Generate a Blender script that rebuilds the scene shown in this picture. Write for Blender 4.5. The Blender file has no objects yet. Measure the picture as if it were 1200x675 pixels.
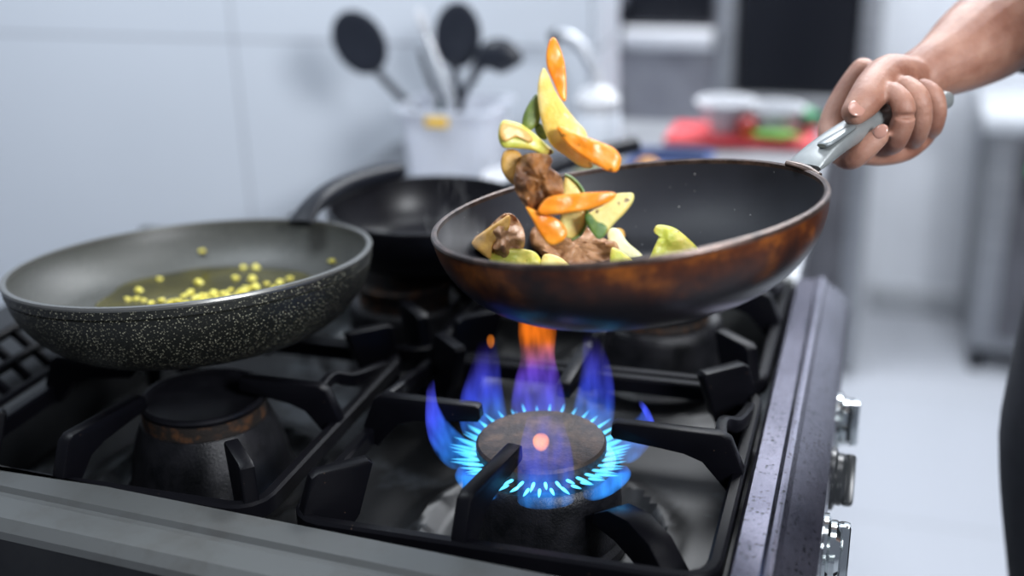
import bpy, bmesh, math, random
from mathutils import Vector, Matrix, noise
random.seed(7)
C = bpy.context.scene.collection
# ---------------------------------------------------------------- camera
F, PX, PY, CH = 1400.0, 600.0, 337.5, 1.32
_D = Vector((97, 3633, F)).normalized()
_A = Vector((460, -552, F)); _A = (_A - _A.dot(_D) * _D).normalized()
_U = -_D
_X = _A.cross(_U)
if _X.x < 0: _X = -_X
R = Matrix((_X, _A, _U))                     # world = R @ (right, down, forward)
CAM = Vector((0, 0, CH))
def ray(px, py): return R @ Vector(((px - PX) / F, (py - PY) / F, 1))
def P(px, py, t): return CAM + ray(px, py) * t            # point at forward distance t (m)
def PZ(px, py, z):
    r = ray(px, py); return CAM + r * ((z - CH) / r.z)
def PYY(px, py, y):
    r = ray(px, py); return CAM + r * (y / r.y)
cd = bpy.data.cameras.new('camera'); cam = bpy.data.objects.new('camera', cd); C.objects.link(cam)
cr, cu, cb = R @ Vector((1, 0, 0)), R @ Vector((0, -1, 0)), R @ Vector((0, 0, -1))
M = Matrix((cr, cu, cb)).transposed().to_4x4(); M.translation = CAM
cam.matrix_world = M
cd.sensor_width = 36; cd.lens = 36 * F / 1200; cd.clip_start = 0.02; cd.clip_end = 60
cd.dof.use_dof = True; cd.dof.focus_distance = 0.87; cd.dof.aperture_fstop = 1.95
bpy.context.scene.camera = cam
vs = bpy.context.scene.view_settings
vs.view_transform = 'Standard'; vs.look = 'None'; vs.gamma = 1; vs.use_curve_mapping = False
vs.exposure = 0.7
# ---------------------------------------------------------------- world and room lamps
w = bpy.data.worlds.new('world'); bpy.context.scene.world = w; w.use_nodes = True
w.node_tree.nodes['Background'].inputs[0].default_value = (0.72, 0.8, 1.0, 1)
w.node_tree.nodes['Background'].inputs[1].default_value = 0.15
def area(name, loc, target, sx, sy, power, col=(0.93, 0.96, 1)):
    l = bpy.data.lights.new(name, 'AREA'); l.shape = 'RECTANGLE'; l.size = sx; l.size_y = sy
    l.energy = power; l.color = col
    o = bpy.data.objects.new(name, l); C.objects.link(o); o.location = loc
    o.rotation_euler = (Vector(target) - Vector(loc)).to_track_quat('-Z', 'Y').to_euler()
    return o
area('ceiling_light', (-0.2, 2.5, 2.55), (-0.2, 2.5, 0), 1.2, 0.6, 48)
area('ceiling_light', (0.9, 3.2, 2.55), (0.7, 3.2, 0), 1.2, 0.6, 30)
area('ceiling_light', (0.25, 0.9, 2.55), (-0.3, 1.3, 0.9), 0.9, 0.5, 8)
area('window_light', (1.15, -0.35, 1.95), (-0.8, 1.8, 1.0), 0.5, 0.5, 30)
area('ceiling_light', (-1.3, 0.9, 2.5), (-1.2, 1.8, 0.8), 0.9, 0.6, 16, (0.85, 0.93, 1))

# ---------------------------------------------------------------- materials
def mat(name, col, rough=0.5, metal=0.0, **k):
    m = bpy.data.materials.new(name); m.use_nodes = True
    b = m.node_tree.nodes['Principled BSDF']
    b.inputs['Base Color'].default_value = (*col, 1); b.inputs['Roughness'].default_value = rough
    b.inputs['Metallic'].default_value = metal
    for key, v in k.items(): b.inputs[key.replace('_', ' ')].default_value = v
    return m
class NT:
    def __init__(s, m): s.m = m; s.nt = m.node_tree; s.b = s.nt.nodes.get('Principled BSDF')
    def n(s, t, **k):
        x = s.nt.nodes.new(t)
        for a, v in k.items(): setattr(x, a, v)
        return x
    def l(s, a, b): s.nt.links.new(a, b)
    def coord(s): return s.n('ShaderNodeTexCoord').outputs['Object']
    def noise(s, scale, detail=4, rough=0.6, src=None, stretch=None):
        c = src or s.coord()
        if stretch:
            mp = s.n('ShaderNodeMapping'); mp.inputs['Scale'].default_value = stretch; s.l(c, mp.inputs[0]); c = mp.outputs[0]
        x = s.n('ShaderNodeTexNoise'); x.inputs['Scale'].default_value = scale; x.inputs['Detail'].default_value = detail
        x.inputs['Roughness'].default_value = rough; s.l(c, x.inputs['Vector']); return x.outputs['Fac']
    def ramp(s, fac, stops):
        r = s.n('ShaderNodeValToRGB'); e = r.color_ramp.elements
        while len(e) < len(stops): e.new(0.5)
        for i, (p, c) in enumerate(stops):
            e[i].position = p; e[i].color = (*c, 1) if len(c) == 3 else c
        s.l(fac, r.inputs[0]); return r.outputs[0]
    def mix(s, fac, a, b):
        x = s.n('ShaderNodeMix', data_type='RGBA')
        for i, v in ((0, fac), (6, a), (7, b)):
            if isinstance(v, (int, float)): x.inputs[i].default_value = v
            elif isinstance(v, tuple): x.inputs[i].default_value = (*v, 1)
            else: s.l(v, x.inputs[i])
        return x.outputs[2]
    def bump(s, h, strength=0.3, dist=0.002):
        x = s.n('ShaderNodeBump'); x.inputs['Strength'].default_value = strength; x.inputs['Distance'].default_value = dist
        s.l(h, x.inputs['Height']); s.l(x.outputs[0], s.b.inputs['Normal'])
def mottled(name, c1, c2, scale, rough=0.5, metal=0.0, lo=0.4, hi=0.6, bump=0.0, bs=None, stretch=None, **k):
    m = mat(name, c1, rough, metal, **k); t = NT(m)
    f = t.noise(scale, 6, 0.65, stretch=stretch)
    t.l(t.ramp(f, [(lo, c1), (hi, c2)]), t.b.inputs['Base Color'])
    if bump: t.bump(t.noise(bs or scale * 3, 4), bump, 0.001)
    return m
def speckled(name, base, c2, speck, vs_, thr, rough, dens=0.5, metal=0.0):
    """dark ground with scattered small specks"""
    m = mat(name, base, rough, metal); t = NT(m)
    co = t.coord()
    v = t.n('ShaderNodeTexVoronoi'); v.inputs['Scale'].default_value = vs_; t.l(co, v.inputs['Vector'])
    d = t.ramp(v.outputs['Distance'], [(thr * 0.7, (1, 1, 1)), (thr, (0, 0, 0))])
    sep = t.n('ShaderNodeSeparateColor'); t.l(v.outputs['Color'], sep.inputs[0])
    g = t.ramp(sep.outputs[0], [(1 - dens, (0, 0, 0)), (1.0, (1, 1, 1))])
    mul = t.n('ShaderNodeMath', operation='MULTIPLY'); t.l(d, mul.inputs[0]); t.l(g, mul.inputs[1])
    ground = t.ramp(t.noise(9, 5), [(0.35, base), (0.7, c2)])
    t.l(t.mix(mul.outputs[0], ground, speck), t.b.inputs['Base Color'])
    t.bump(t.noise(900, 3), 0.25, 0.0004)
    return m
def glass(name, col, rough=0.05, alpha_t=0.85):
    m = mat(name, col, rough); m.node_tree.nodes['Principled BSDF'].inputs['Transmission Weight'].default_value = alpha_t
    return m
M_iron = speckled('cast_iron', (0.0022, 0.0022, 0.0035), (0.004, 0.004, 0.0055), (0.06, 0.04, 0.03), 230, 0.15, 0.36, 0.12)
M_iron.node_tree.nodes['Principled BSDF'].inputs['Specular IOR Level'].default_value = 0.10
M_iron2 = mottled('burner_iron', (0.003, 0.0035, 0.005), (0.011, 0.011, 0.014), 60, 0.42, 0.2, bump=0.5, bs=500)
M_rust = mottled('rusted_iron', (0.018, 0.014, 0.012), (0.16, 0.065, 0.022), 75, 0.6, 0.2, 0.5, 0.72, bump=0.5, bs=400)
M_cap = mottled('burner_cap', (0.022, 0.016, 0.014), (0.12, 0.075, 0.048), 60, 0.55, 0.2, 0.42, 0.75, bump=0.5, bs=300)
M_plate = mottled('enamel_plate', (0.045, 0.052, 0.058), (0.002, 0.0023, 0.003), 11, 0.42, 0.35, 0.36, 0.46)
M_rim = mottled('dull_steel_rim', (0.095, 0.10, 0.10), (0.06, 0.056, 0.05), 14, 0.5, 0.45, 0.5, 0.8)
M_rail = speckled('speckled_steel_rail', (0.15, 0.147, 0.19), (0.07, 0.07, 0.10), (0.006, 0.006, 0.008), 260, 0.42, 0.26, 0.75, metal=0.8)
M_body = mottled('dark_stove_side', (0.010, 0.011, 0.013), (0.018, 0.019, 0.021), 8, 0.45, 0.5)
M_chrome = mat('chrome', (0.62, 0.66, 0.66), 0.12, 1.0)
M_knobd = mat('dark_knob', (0.02, 0.022, 0.024), 0.3)
M_steel = mottled('brushed_steel', (0.30, 0.31, 0.33), (0.23, 0.24, 0.26), 5, 0.5, 0.7, stretch=(1, 1, 30))
M_steel_dk = mottled('smoked_steel', (0.13, 0.13, 0.145), (0.09, 0.09, 0.10), 5, 0.4, 0.6)
M_black = mat('black_plastic', (0.005, 0.006, 0.010), 0.4, Specular_IOR_Level=0.25)
M_nylon = mat('black_nylon', (0.014, 0.017, 0.026), 0.38)
M_blackpan = mottled('black_pan', (0.005, 0.005, 0.007), (0.010, 0.010, 0.013), 30, 0.36, Specular_IOR_Level=0.3)
M_white = mat('white_plastic', (0.52, 0.53, 0.56), 0.4)
M_clear = glass('frosted_plastic', (0.86, 0.89, 0.97), 0.35, 0.45)
M_red = mat('red_board', (0.55, 0.05, 0.06), 0.6)
M_green = mat('green_leaf', (0.03, 0.22, 0.09), 0.5)
M_granite = speckled('granite_coating', (0.006, 0.0065, 0.0055), (0.012, 0.013, 0.010), (0.34, 0.33, 0.24), 560, 0.36, 0.45, 0.8)
M_granin = speckled('granite_inside', (0.050, 0.051, 0.045), (0.070, 0.072, 0.065), (0.15, 0.15, 0.13), 380, 0.3, 0.45, 0.4)
M_lip = mat('worn_pan_lip', (0.19, 0.19, 0.18), 0.35, 0.7)
M_pot = speckled('nonstick_inside', (0.010, 0.011, 0.016), (0.018, 0.019, 0.026), (0.40, 0.39, 0.38), 150, 0.10, 0.52, 0.22)
M_pot.node_tree.nodes['Principled BSDF'].inputs['Specular IOR Level'].default_value = 0.35
M_lip2 = mottled('browned_lip', (0.10, 0.065, 0.052), (0.035, 0.022, 0.018), 60, 0.35, 0.5)
def patina():
    m = mat('burnt_brown_enamel', (0.05, 0.015, 0.006), 0.30, Specular_IOR_Level=0.3); t = NT(m)
    co = t.coord()
    n1 = t.noise(16, 8, 0.7, co); n2 = t.noise(60, 6, 0.7, co)
    base = t.ramp(n1, [(0.34, (0.014, 0.005, 0.004)), (0.50, (0.085, 0.022, 0.006)), (0.68, (0.40, 0.12, 0.014))])
    base = t.mix(t.ramp(n2, [(0.45, (0, 0, 0)), (0.75, (0.8, 0.8, 0.8))]), base, (0.028, 0.010, 0.006))
    sep = t.n('ShaderNodeSeparateXYZ'); t.l(co, sep.inputs[0])       # soot belt round the bottom
    add = t.n('ShaderNodeMath', operation='MULTIPLY_ADD'); t.l(n1, add.inputs[0]); add.inputs[1].default_value = 0.03; t.l(sep.outputs[2], add.inputs[2])
    s = t.ramp(add.outputs[0], [(0.0, (0, 0, 0)), (1.0, (1, 1, 1))])
    mr = t.n('ShaderNodeMapRange'); t.l(add.outputs[0], mr.inputs[0]); mr.inputs[1].default_value = -0.020; mr.inputs[2].default_value = 0.010
    t.l(t.mix(mr.outputs[0], (0.010, 0.009, 0.011), base), t.b.inputs['Base Color'])
    t.bump(t.noise(120, 4), 0.15, 0.0006)
    return m
M_patina = patina()
M_handle = mottled('brushed_grey_handle', (0.30, 0.32, 0.32), (0.25, 0.265, 0.27), 30, 0.33, 0.45)
M_oil = mottled('herb_oil', (0.075, 0.065, 0.006), (0.022, 0.020, 0.004), 30, 0.2, lo=0.35, hi=0.65)
M_garlic = mottled('garlic', (0.72, 0.66, 0.12), (0.55, 0.45, 0.05), 200, 0.4)
def food(name, c1, c2, scale=60, rough=0.3, lo=0.4, hi=0.65, sss=0.12, char=None, bump=0.35):
    m = mat(name, c1, rough); t = NT(m); b = t.b
    b.inputs['Subsurface Weight'].default_value = sss; b.inputs['Subsurface Radius'].default_value = (0.01, 0.005, 0.002)
    b.inputs['Subsurface Scale'].default_value = 0.4
    b.inputs['Coat Weight'].default_value = 0.15; b.inputs['Coat Roughness'].default_value = 0.12
    col = t.ramp(t.noise(scale, 5), [(lo, c1), (hi, c2)])
    if char: col = t.mix(t.ramp(t.noise(scale * 1.7, 3, 0.5), [(char, (0, 0, 0)), (char + 0.04, (0.9, 0.9, 0.9))]), col, (0.10, 0.035, 0.01))
    t.l(col, b.inputs['Base Color']); t.bump(t.noise(220, 6, .7), min(1, bump * 1.6), 0.0015)
    return m
M_carrot = food('carrot', (0.90, 0.25, 0.010), (0.98, 0.38, 0.03), 70, bump=0.15)
M_carrotc = food('carrot_charred', (0.88, 0.27, 0.012), (0.95, 0.36, 0.03), 60, char=0.66, bump=0.15)
M_pepper = food('yellow_flesh', (0.90, 0.58, 0.09), (0.95, 0.76, 0.32), 35, char=0.66)
M_lime = food('pale_lime', (0.56, 0.58, 0.08), (0.86, 0.68, 0.16), 50, char=0.63)
M_skin_g = food('courgette_skin', (0.06, 0.16, 0.02), (0.20, 0.30, 0.05), 90)
M_olive = food('olive_green', (0.10, 0.15, 0.03), (0.20, 0.26, 0.06), 60)
M_cour = food('courgette_flesh', (0.80, 0.72, 0.25), (0.88, 0.60, 0.16), 60, char=0.63)
M_meat = food('browned_chicken', (0.40, 0.17, 0.05), (0.13, 0.05, 0.018), 70, 0.25, 0.36, 0.62, 0.1, bump=0.9)
M_meat2 = food('pale_chicken', (0.50, 0.27, 0.14), (0.26, 0.11, 0.045), 60, 0.2, 0.42, 0.68, 0.1, bump=0.9)
M_fat = food('golden_edge', (0.72, 0.42, 0.10), (0.55, 0.27, 0.05), 50)
M_whitev = food('onion', (0.82, 0.80, 0.55), (0.75, 0.72, 0.35), 60)
def skin():
    m = mat('skin', (0.50, 0.27, 0.19), 0.42); t = NT(m); b = t.b
    b.inputs['Subsurface Weight'].default_value = 0.15; b.inputs['Subsurface Radius'].default_value = (0.01, 0.004, 0.002); b.inputs['Subsurface Scale'].default_value = 0.5
    c = t.ramp(t.noise(28, 6, 0.6), [(0.35, (0.25, 0.105, 0.068)), (0.55, (0.36, 0.18, 0.125)), (0.75, (0.46, 0.26, 0.19))])
    t.l(c, b.inputs['Base Color']); t.bump(t.noise(300, 6, 0.75), 0.6, 0.001)
    return m
M_skin = skin()
M_nail = mat('nail', (0.42, 0.22, 0.17), 0.2)
M_cloth = mottled('black_cloth', (0.010, 0.012, 0.018), (0.016, 0.018, 0.026), 40, 0.85, bump=0.4, bs=700)
M_hair = mottled('dark_hair', (0.02, 0.013, 0.009), (0.035, 0.02, 0.014), 80, 0.5)

# ---------------------------------------------------------------- builders
def mark(o, label=None, cat=None, group=None, kind=None):
    if label: o['label'] = label
    if cat: o['category'] = cat
    if group: o['group'] = group
    if kind: o['kind'] = kind
    return o
def thing(name, loc, label, cat, group=None, rot=None):
    o = bpy.data.objects.new(name, None); C.objects.link(o); o.location = loc; o.empty_display_size = 0.02
    if rot: o.rotation_euler = rot
    o['_w'] = list(loc)
    return mark(o, label, cat, group)
def wloc(o):
    v = Vector((0, 0, 0))
    while o: v += Vector(o.location); o = o.parent
    return v
def obj(name, bm, m, parent=None, local=False, smooth=True, angle=38, origin=None):
    """bm is in world coordinates unless local"""
    bmesh.ops.recalc_face_normals(bm, faces=bm.faces[:])
    off = Vector((0, 0, 0))
    o_loc = Vector((0, 0, 0))
    if not local:
        if parent: off = wloc(parent)
        else:
            xs = [v.co for v in bm.verts]
            off = Vector((sum(v.x for v in xs) / len(xs), sum(v.y for v in xs) / len(xs), min(v.z for v in xs)))
            o_loc = off
        for v in bm.verts: v.co -= off
    a = math.radians(angle)
    for f in bm.faces: f.smooth = smooth
    for e in bm.edges:
        if len(e.link_faces) == 2 and e.calc_face_angle(0) > a: e.smooth = False
    me = bpy.data.meshes.new(name); bm.to_mesh(me); bm.free()
    me.materials.append(m)
    o = bpy.data.objects.new(name, me); C.objects.link(o)
    o.location = o_loc
    if parent: o.parent = parent
    return o
def NB(): return bmesh.new()
def box(bm, x0, x1, y0, y1, z0, z1, bev=0.0, seg=2):
    vs_ = [bm.verts.new((x, y, z)) for x in (x0, x1) for y in (y0, y1) for z in (z0, z1)]
    fs = [bm.faces.new([vs_[i] for i in q]) for q in ((0, 1, 3, 2), (4, 6, 7, 5), (0, 4, 5, 1), (2, 3, 7, 6), (0, 2, 6, 4), (1, 5, 7, 3))]
    if bev:
        es = {e for f in fs for e in f.edges}
        bmesh.ops.bevel(bm, geom=list(es), offset=bev, segments=seg, affect='EDGES', profile=0.5)
    return bm
def lathe(bm, prof, n=72, c=(0, 0), close=False):
    """prof: (r, z) list; r == 0 makes a pole"""
    rings = []
    for r, z in prof:
        if r < 1e-6: rings.append([bm.verts.new((c[0], c[1], z))])
        else: rings.append([bm.verts.new((c[0] + r * math.cos(2 * math.pi * i / n), c[1] + r * math.sin(2 * math.pi * i / n), z)) for i in range(n)])
    prs = list(zip(rings, rings[1:]))
    if close: prs.append((rings[-1], rings[0]))
    for a, b in prs:
        for i in range(n):
            j = (i + 1) % n
            if len(a) == 1 and len(b) == 1: continue
            if len(a) == 1: bm.faces.new((a[0], b[i], b[j]))
            elif len(b) == 1: bm.faces.new((a[i], a[j], b[0]))
            else: bm.faces.new((a[i], a[j], b[j], b[i]))
    return bm
def prism(bm, poly, axis_u, axis_v, axis_w, origin, half, bev=0.0):
    """extrude a 2-D polygon (u,v) +-half along w"""
    o = Vector(origin); u, v, wv = Vector(axis_u), Vector(axis_v), Vector(axis_w)
    a = [bm.verts.new(o + u * p[0] + v * p[1] - wv * half) for p in poly]
    b = [bm.verts.new(o + u * p[0] + v * p[1] + wv * half) for p in poly]
    fs = [bm.faces.new(a), bm.faces.new(b[::-1])]
    n = len(poly)
    for i in range(n): fs.append(bm.faces.new((a[i], b[i], b[(i + 1) % n], a[(i + 1) % n])))
    if bev:
        es = {e for f in fs[:2] for e in f.edges}
        bmesh.ops.bevel(bm, geom=list(es), offset=bev, segments=2, affect='EDGES', profile=0.5)
    return bm
def catmull(pts, k=8, closed=False):
    pts = [Vector(p) for p in pts]; n = len(pts); out = []
    rng = range(n if closed else n - 1)
    for i in rng:
        if closed: p0, p1, p2, p3 = pts[i - 1], pts[i], pts[(i + 1) % n], pts[(i + 2) % n]
        else: p0, p1, p2, p3 = pts[max(i - 1, 0)], pts[i], pts[i + 1], pts[min(i + 2, n - 1)]
        for j in range(k):
            t = j / k
            out.append(0.5 * ((2 * p1) + (p2 - p0) * t + (2 * p0 - 5 * p1 + 4 * p2 - p3) * t * t + (3 * p1 - p0 - 3 * p2 + p3) * t ** 3))
    if not closed: out.append(pts[-1])
    return out
def sweep(bm, path, n=16, k=6, up=(0, 0, 1), sq=1.0, smooth=True, cap=True):
    """path: (pos, r_side, r_up) stations; sq<1 squares the cross-section"""
    pos = [Vector(p[0]) for p in path]; rad = [Vector((p[1], p[2], 0)) for p in path]
    if smooth and len(pos) > 2: pos = catmull(pos, k); rad = catmull(rad, k)
    up = Vector(up); rings = []
    for i, p in enumerate(pos):
        d = (pos[min(i + 1, len(pos) - 1)] - pos[max(i - 1, 0)]).normalized()
        s = d.cross(up)
        if s.length < 1e-4: s = d.cross(Vector((1, 0, 0.3)))
        s.normalize(); u = s.cross(d).normalized()
        ring = []
        for j in range(n):
            a = 2 * math.pi * j / n
            ca, sa = math.cos(a), math.sin(a)
            ca = math.copysign(abs(ca) ** sq, ca); sa = math.copysign(abs(sa) ** sq, sa)
            ring.append(bm.verts.new(p + s * ca * max(rad[i].x, 1e-5) + u * sa * max(rad[i].y, 1e-5)))
        rings.append(ring)
    for a, b in zip(rings, rings[1:]):
        for j in range(n): bm.faces.new((a[j], a[(j + 1) % n], b[(j + 1) % n], b[j]))
    if cap:
        for rg, p, sgn in ((rings[0], pos[0], 0), (rings[-1], pos[-1], 1)):
            c = bm.verts.new(p)
            for j in range(n): bm.faces.new((rg[j], rg[(j + 1) % n], c))
    return bm
def copy_tree(o, parent=None):
    c = o.copy(); C.objects.link(c)
    if parent: c.parent = parent
    for ch in list(o.children): copy_tree(ch, c)
    return c

# ================================================================ THE ROOM
fm = mat('floor_tiles', (0.36, 0.38, 0.42), 0.3); t = NT(fm)
br = t.n('ShaderNodeTexBrick'); t.l(t.coord(), br.inputs['Vector']); br.offset = 0
for i, v in ((1, (0.33, 0.35, 0.39, 1)), (2, (0.36, 0.38, 0.42, 1)), (3, (0.25, 0.265, 0.29, 1))): br.inputs[i].default_value = v
br.inputs['Scale'].default_value = 1; br.inputs['Mortar Size'].default_value = 0.004; br.inputs['Brick Width'].default_value = 0.6; br.inputs['Row Height'].default_value = 0.6
t.l(br.outputs[0], t.b.inputs['Base Color'])
mark(obj('floor', box(NB(), -3.2, 3.0, -1.0, 4.2, -0.05, 0), fm), kind='structure')
wm = mat('glazed_wall_tile', (0.62, 0.66, 0.72), 0.22); t = NT(wm)
geo = t.n('ShaderNodeNewGeometry'); sp = t.n('ShaderNodeSeparateXYZ'); t.l(geo.outputs['Position'], sp.inputs[0])
def joint(sock, off, per):
    a = t.n('ShaderNodeMath', operation='SUBTRACT'); t.l(sock, a.inputs[0]); a.inputs[1].default_value = off
    b = t.n('ShaderNodeMath', operation='PINGPONG'); t.l(a.outputs[0], b.inputs[0]); b.inputs[1].default_value = per / 2
    c = t.n('ShaderNodeMath', operation='LESS_THAN'); t.l(b.outputs[0], c.inputs[0]); c.inputs[1].default_value = 0.0022
    return c.outputs[0]
jm = t.n('ShaderNodeMath', operation='MAXIMUM'); t.l(joint(sp.outputs[0], -1.05, 0.62), jm.inputs[0]); t.l(joint(sp.outputs[2], 0.999, 0.6), jm.inputs[1])
cl = t.ramp(t.noise(1.3, 2), [(0.3, (0.60, 0.64, 0.70)), (0.7, (0.66, 0.70, 0.76))])
t.l(t.mix(jm.outputs[0], cl, (0.36, 0.38, 0.42)), t.b.inputs['Base Color'])
mark(obj('wall_left', box(NB(), -3.2, -0.42, 1.80, 1.95, 0, 2.7), wm), kind='structure')
wp = mottled('painted_wall', (0.68, 0.71, 0.76), (0.60, 0.63, 0.68), 2, 0.5)
mark(obj('wall_back', box(NB(), -3.2, 3.0, 3.36, 3.5, 0, 2.7), wp), kind='structure')
mark(obj('baseboard_back', box(NB(), 0.02, 3.0, 3.33, 3.36, 0, 0.08, 0.006), mat('grey_skirting', (0.38, 0.40, 0.43), 0.4)), kind='structure')

# ================================================================ STOVE
ST = thing('gas_stove', (-0.4, 0.9, 0), 'dark steel gas range with four burners under the pans', 'stove')
NY, FY, RZ = 0.64, 1.212, 0.87
b = NB()
box(b, -0.86, -0.022, 0.612, FY - 0.01, 0.12, 0.784, 0.004)
obj('body', b, M_body, ST)
for x in (-0.80, -0.08):
    for y in (0.67, 1.15): obj('foot', lathe(NB(), [(0, 0), (0.025, 0), (0.025, 0.01), (0.018, 0.015), (0.018, 0.125), (0, 0.125)], 20, (x, y)), M_steel, ST)
# hob tray: flat sheet with raised dishes round the burners
BURN = [(-0.226, 0.778), (-0.523, 0.786), (-0.19, 1.085), (-0.455, 1.07)]
b = NB(); nx, ny = 96, 66
g = [[None] * (ny + 1) for _ in range(nx + 1)]
for i in range(nx + 1):
    for j in range(ny + 1):
        x = -0.72 + i / nx * (0.72 - 0.055); y = 0.612 + j / ny * (FY - 0.622)
        z = 0.799
        for bx, by in BURN:
            d = math.hypot(x - bx, y - by)
            z += 0.007 * math.exp(-((d - 0.098) / 0.010) ** 2)
            if d < 0.09: z -= 0.004
        g[i][j] = b.verts.new((x, y, z))
for i in range(nx):
    for j in range(ny): b.faces.new((g[i][j], g[i + 1][j], g[i + 1][j + 1], g[i][j + 1]))
ex = bmesh.ops.extrude_face_region(b, geom=b.faces[:])
for v in ex['geom']:
    if isinstance(v, bmesh.types.BMVert): v.co.z = 0.786
obj('hob_tray', b, M_plate, ST)
# near side rim (profile in y,z swept along x)
prof = [(0.662, 0.795), (0.662, 0.866), (0.658, 0.870), (0.634, 0.870), (0.631, 0.8665), (0.6265, 0.8665), (0.623, 0.869), (0.602, 0.867), (0.594, 0.861), (0.592, 0.856), (0.600, 0.852), (0.640, 0.785)]
b = NB(); prism(b, prof, (0, 1, 0), (0, 0, 1), (1, 0, 0), (-0.455, 0, 0), 0.412)
for v in b.verts: v.co.y -= (v.co.x + 0.63) * 0.068           # the rim runs a little out of square
obj('side_rim', b, M_rim, ST, angle=25)
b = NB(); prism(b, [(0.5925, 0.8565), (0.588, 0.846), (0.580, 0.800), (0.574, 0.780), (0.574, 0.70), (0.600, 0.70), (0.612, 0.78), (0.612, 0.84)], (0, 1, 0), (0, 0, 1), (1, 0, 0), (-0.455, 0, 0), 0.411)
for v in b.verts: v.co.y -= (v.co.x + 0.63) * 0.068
obj('shaded_side_panel', b, M_body, ST, angle=25)  # lower face of the rim; the darker material stands in for its shade
# front rail: level strip, ridge, sloping strip
prof = [(-0.070, 0.795), (-0.069, 0.866), (-0.066, 0.8695), (-0.049, 0.8700), (-0.0475, 0.8718), (-0.0455, 0.8732), (-0.043, 0.8736), (-0.0405, 0.8728), (-0.0385, 0.8708), (-0.037, 0.868), (-0.022, 0.857), (-0.014, 0.847),
        (-0.012, 0.835), (-0.014, 0.790), (-0.03, 0.785), (-0.05, 0.785)]
b = NB(); prism(b, prof, (1, 0, 0), (0, 0, 1), (0, 1, 0), (0, (0.54 + FY) / 2, 0), (FY - 0.54) / 2)
obj('front_rail', b, M_rail, ST, angle=25)
b = NB(); box(b, -0.86, -0.07, FY - 0.014, FY, 0.785, 0.872, 0.003); obj('rim', b, M_rim, ST)
# flue strip with slotted cast grille at the left
b = NB()
box(b, -0.875, -0.700, 0.646, FY, 0.785, 0.860, 0.004); obj('flue_box', b, M_body, ST)
b = NB()
for k in range(3): box(b, -0.010, 0.004, 0.66, 1.00, -0.005 + k * .027, 0.002 + k * .027, 0.002)
for k in range(12): box(b, -0.008, 0.001, 0.66 + k * 0.030, 0.667 + k * 0.030, 0, 0.055, 0.002)
Rg = Matrix.Rotation(math.radians(-50), 3, 'Y')
for v in b.verts: v.co = Rg @ v.co + Vector((-0.716, 0, 0.862)) if True else v.co
for v in b.verts: pass
obj('flue_grille', b, M_iron, ST)
for i, y in enumerate((0.685, 0.79, 0.895, 1.0)):
    def kn(bm, prof, yy=y, z=0.815):
        n = 40; rings = []
        for r, x in prof:
            rings.append([bm.verts.new((x, yy + r * math.cos(2 * math.pi * q / n), z + r * math.sin(2 * math.pi * q / n))) for q in range(n)])
        for a_, b_ in zip(rings, rings[1:]):
            for q in range(n): bm.faces.new((a_[q], a_[(q + 1) % n], b_[(q + 1) % n], b_[q]))
        bm.faces.new(rings[0]); bm.faces.new(rings[-1][::-1]); return bm
    dark = i == 2
    k_ = obj('knob', kn(NB(), [(0.026, -0.016), (0.026, -0.010), (0.0215, -0.008), (0.0215, -0.004), (0.019, -0.001), (0.010, 0.000)]), M_knobd if dark else M_chrome, ST)
    b = NB(); box(b, -0.004, 0.006, y - 0.021, y + 0.021, 0.815 - 0.007, 0.815 + 0.007, 0.003)
    rot = Matrix.Rotation([0.2, 1.35, 0.9, 1.5][i], 3, 'X'); cc = Vector((0, y, 0.815))
    for v in b.verts: v.co = rot @ (v.co - cc) + cc
    gp = obj('knob_grip', b, M_knobd if dark else M_chrome, k_)

# ---- burners
def burner(x, y, label, capm, skirt=0.067, top=0.884):
    T = thing('gas_burner', (x, y, 0.80), label, 'burner', 'round iron gas burners on the hob')
    c = (x, y)
    obj('burner_base', lathe(NB(), [(0, .797), (skirt, .797), (skirt, .804), (skirt - .004, .808), (skirt - .005, .83), (skirt - .006, .856), (skirt - .007, .8635), (skirt - .010, .8665), (0, .8665)], 72, c), M_iron2, T)
    obj('burner_crown', lathe(NB(), [(0, .866), (.0480, .866), (.0480, top - .009), (0, top - .009)], 72, c), M_rust, T)
    obj('burner_cap', lathe(NB(), [(0, top - .0095), (.0490, top - .0095), (.0500, top - .008), (.0500, top - .0025), (.0482, top - .0003), (.045, top), (.03, top - .0004), (0, top - .0006)], 72, c), capm, T)
    return T
burner(*BURN[0], 'lit iron burner ringed with blue flames under the tossed pan', M_cap)
LBT = thing('gas_burner', (*BURN[1], 0.80), 'unlit black burner with rusty band below the grey speckled pan', 'burner', 'round iron gas burners on the hob')
obj('burner_base', lathe(NB(), [(0, .797), (.071, .797), (.071, .806), (.068, .810), (.0655, .828), (.060, .848), (.0535, .864), (0, .864)], 72, BURN[1]), M_iron2, LBT)
obj('burner_crown', lathe(NB(), [(0, .864), (.0515, .864), (.0520, .8765), (0, .8765)], 72, BURN[1]), M_rust, LBT)
obj('burner_cap', lathe(NB(), [(.0520, .8790), (.0530, .8800), (.0525, .8825), (.0500, .8832), (.0490, .8815), (.046, .8795), (0, .8785), (0, .8767), (.0515, .8767)], 72, BURN[1]), M_blackpan, LBT)
burner(*BURN[2], 'unlit burner behind the lit one, near the front rail', M_iron2)
burner(*BURN[3], 'unlit shiny burner below the black skillet', M_rust, 0.064, 0.890)

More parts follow.
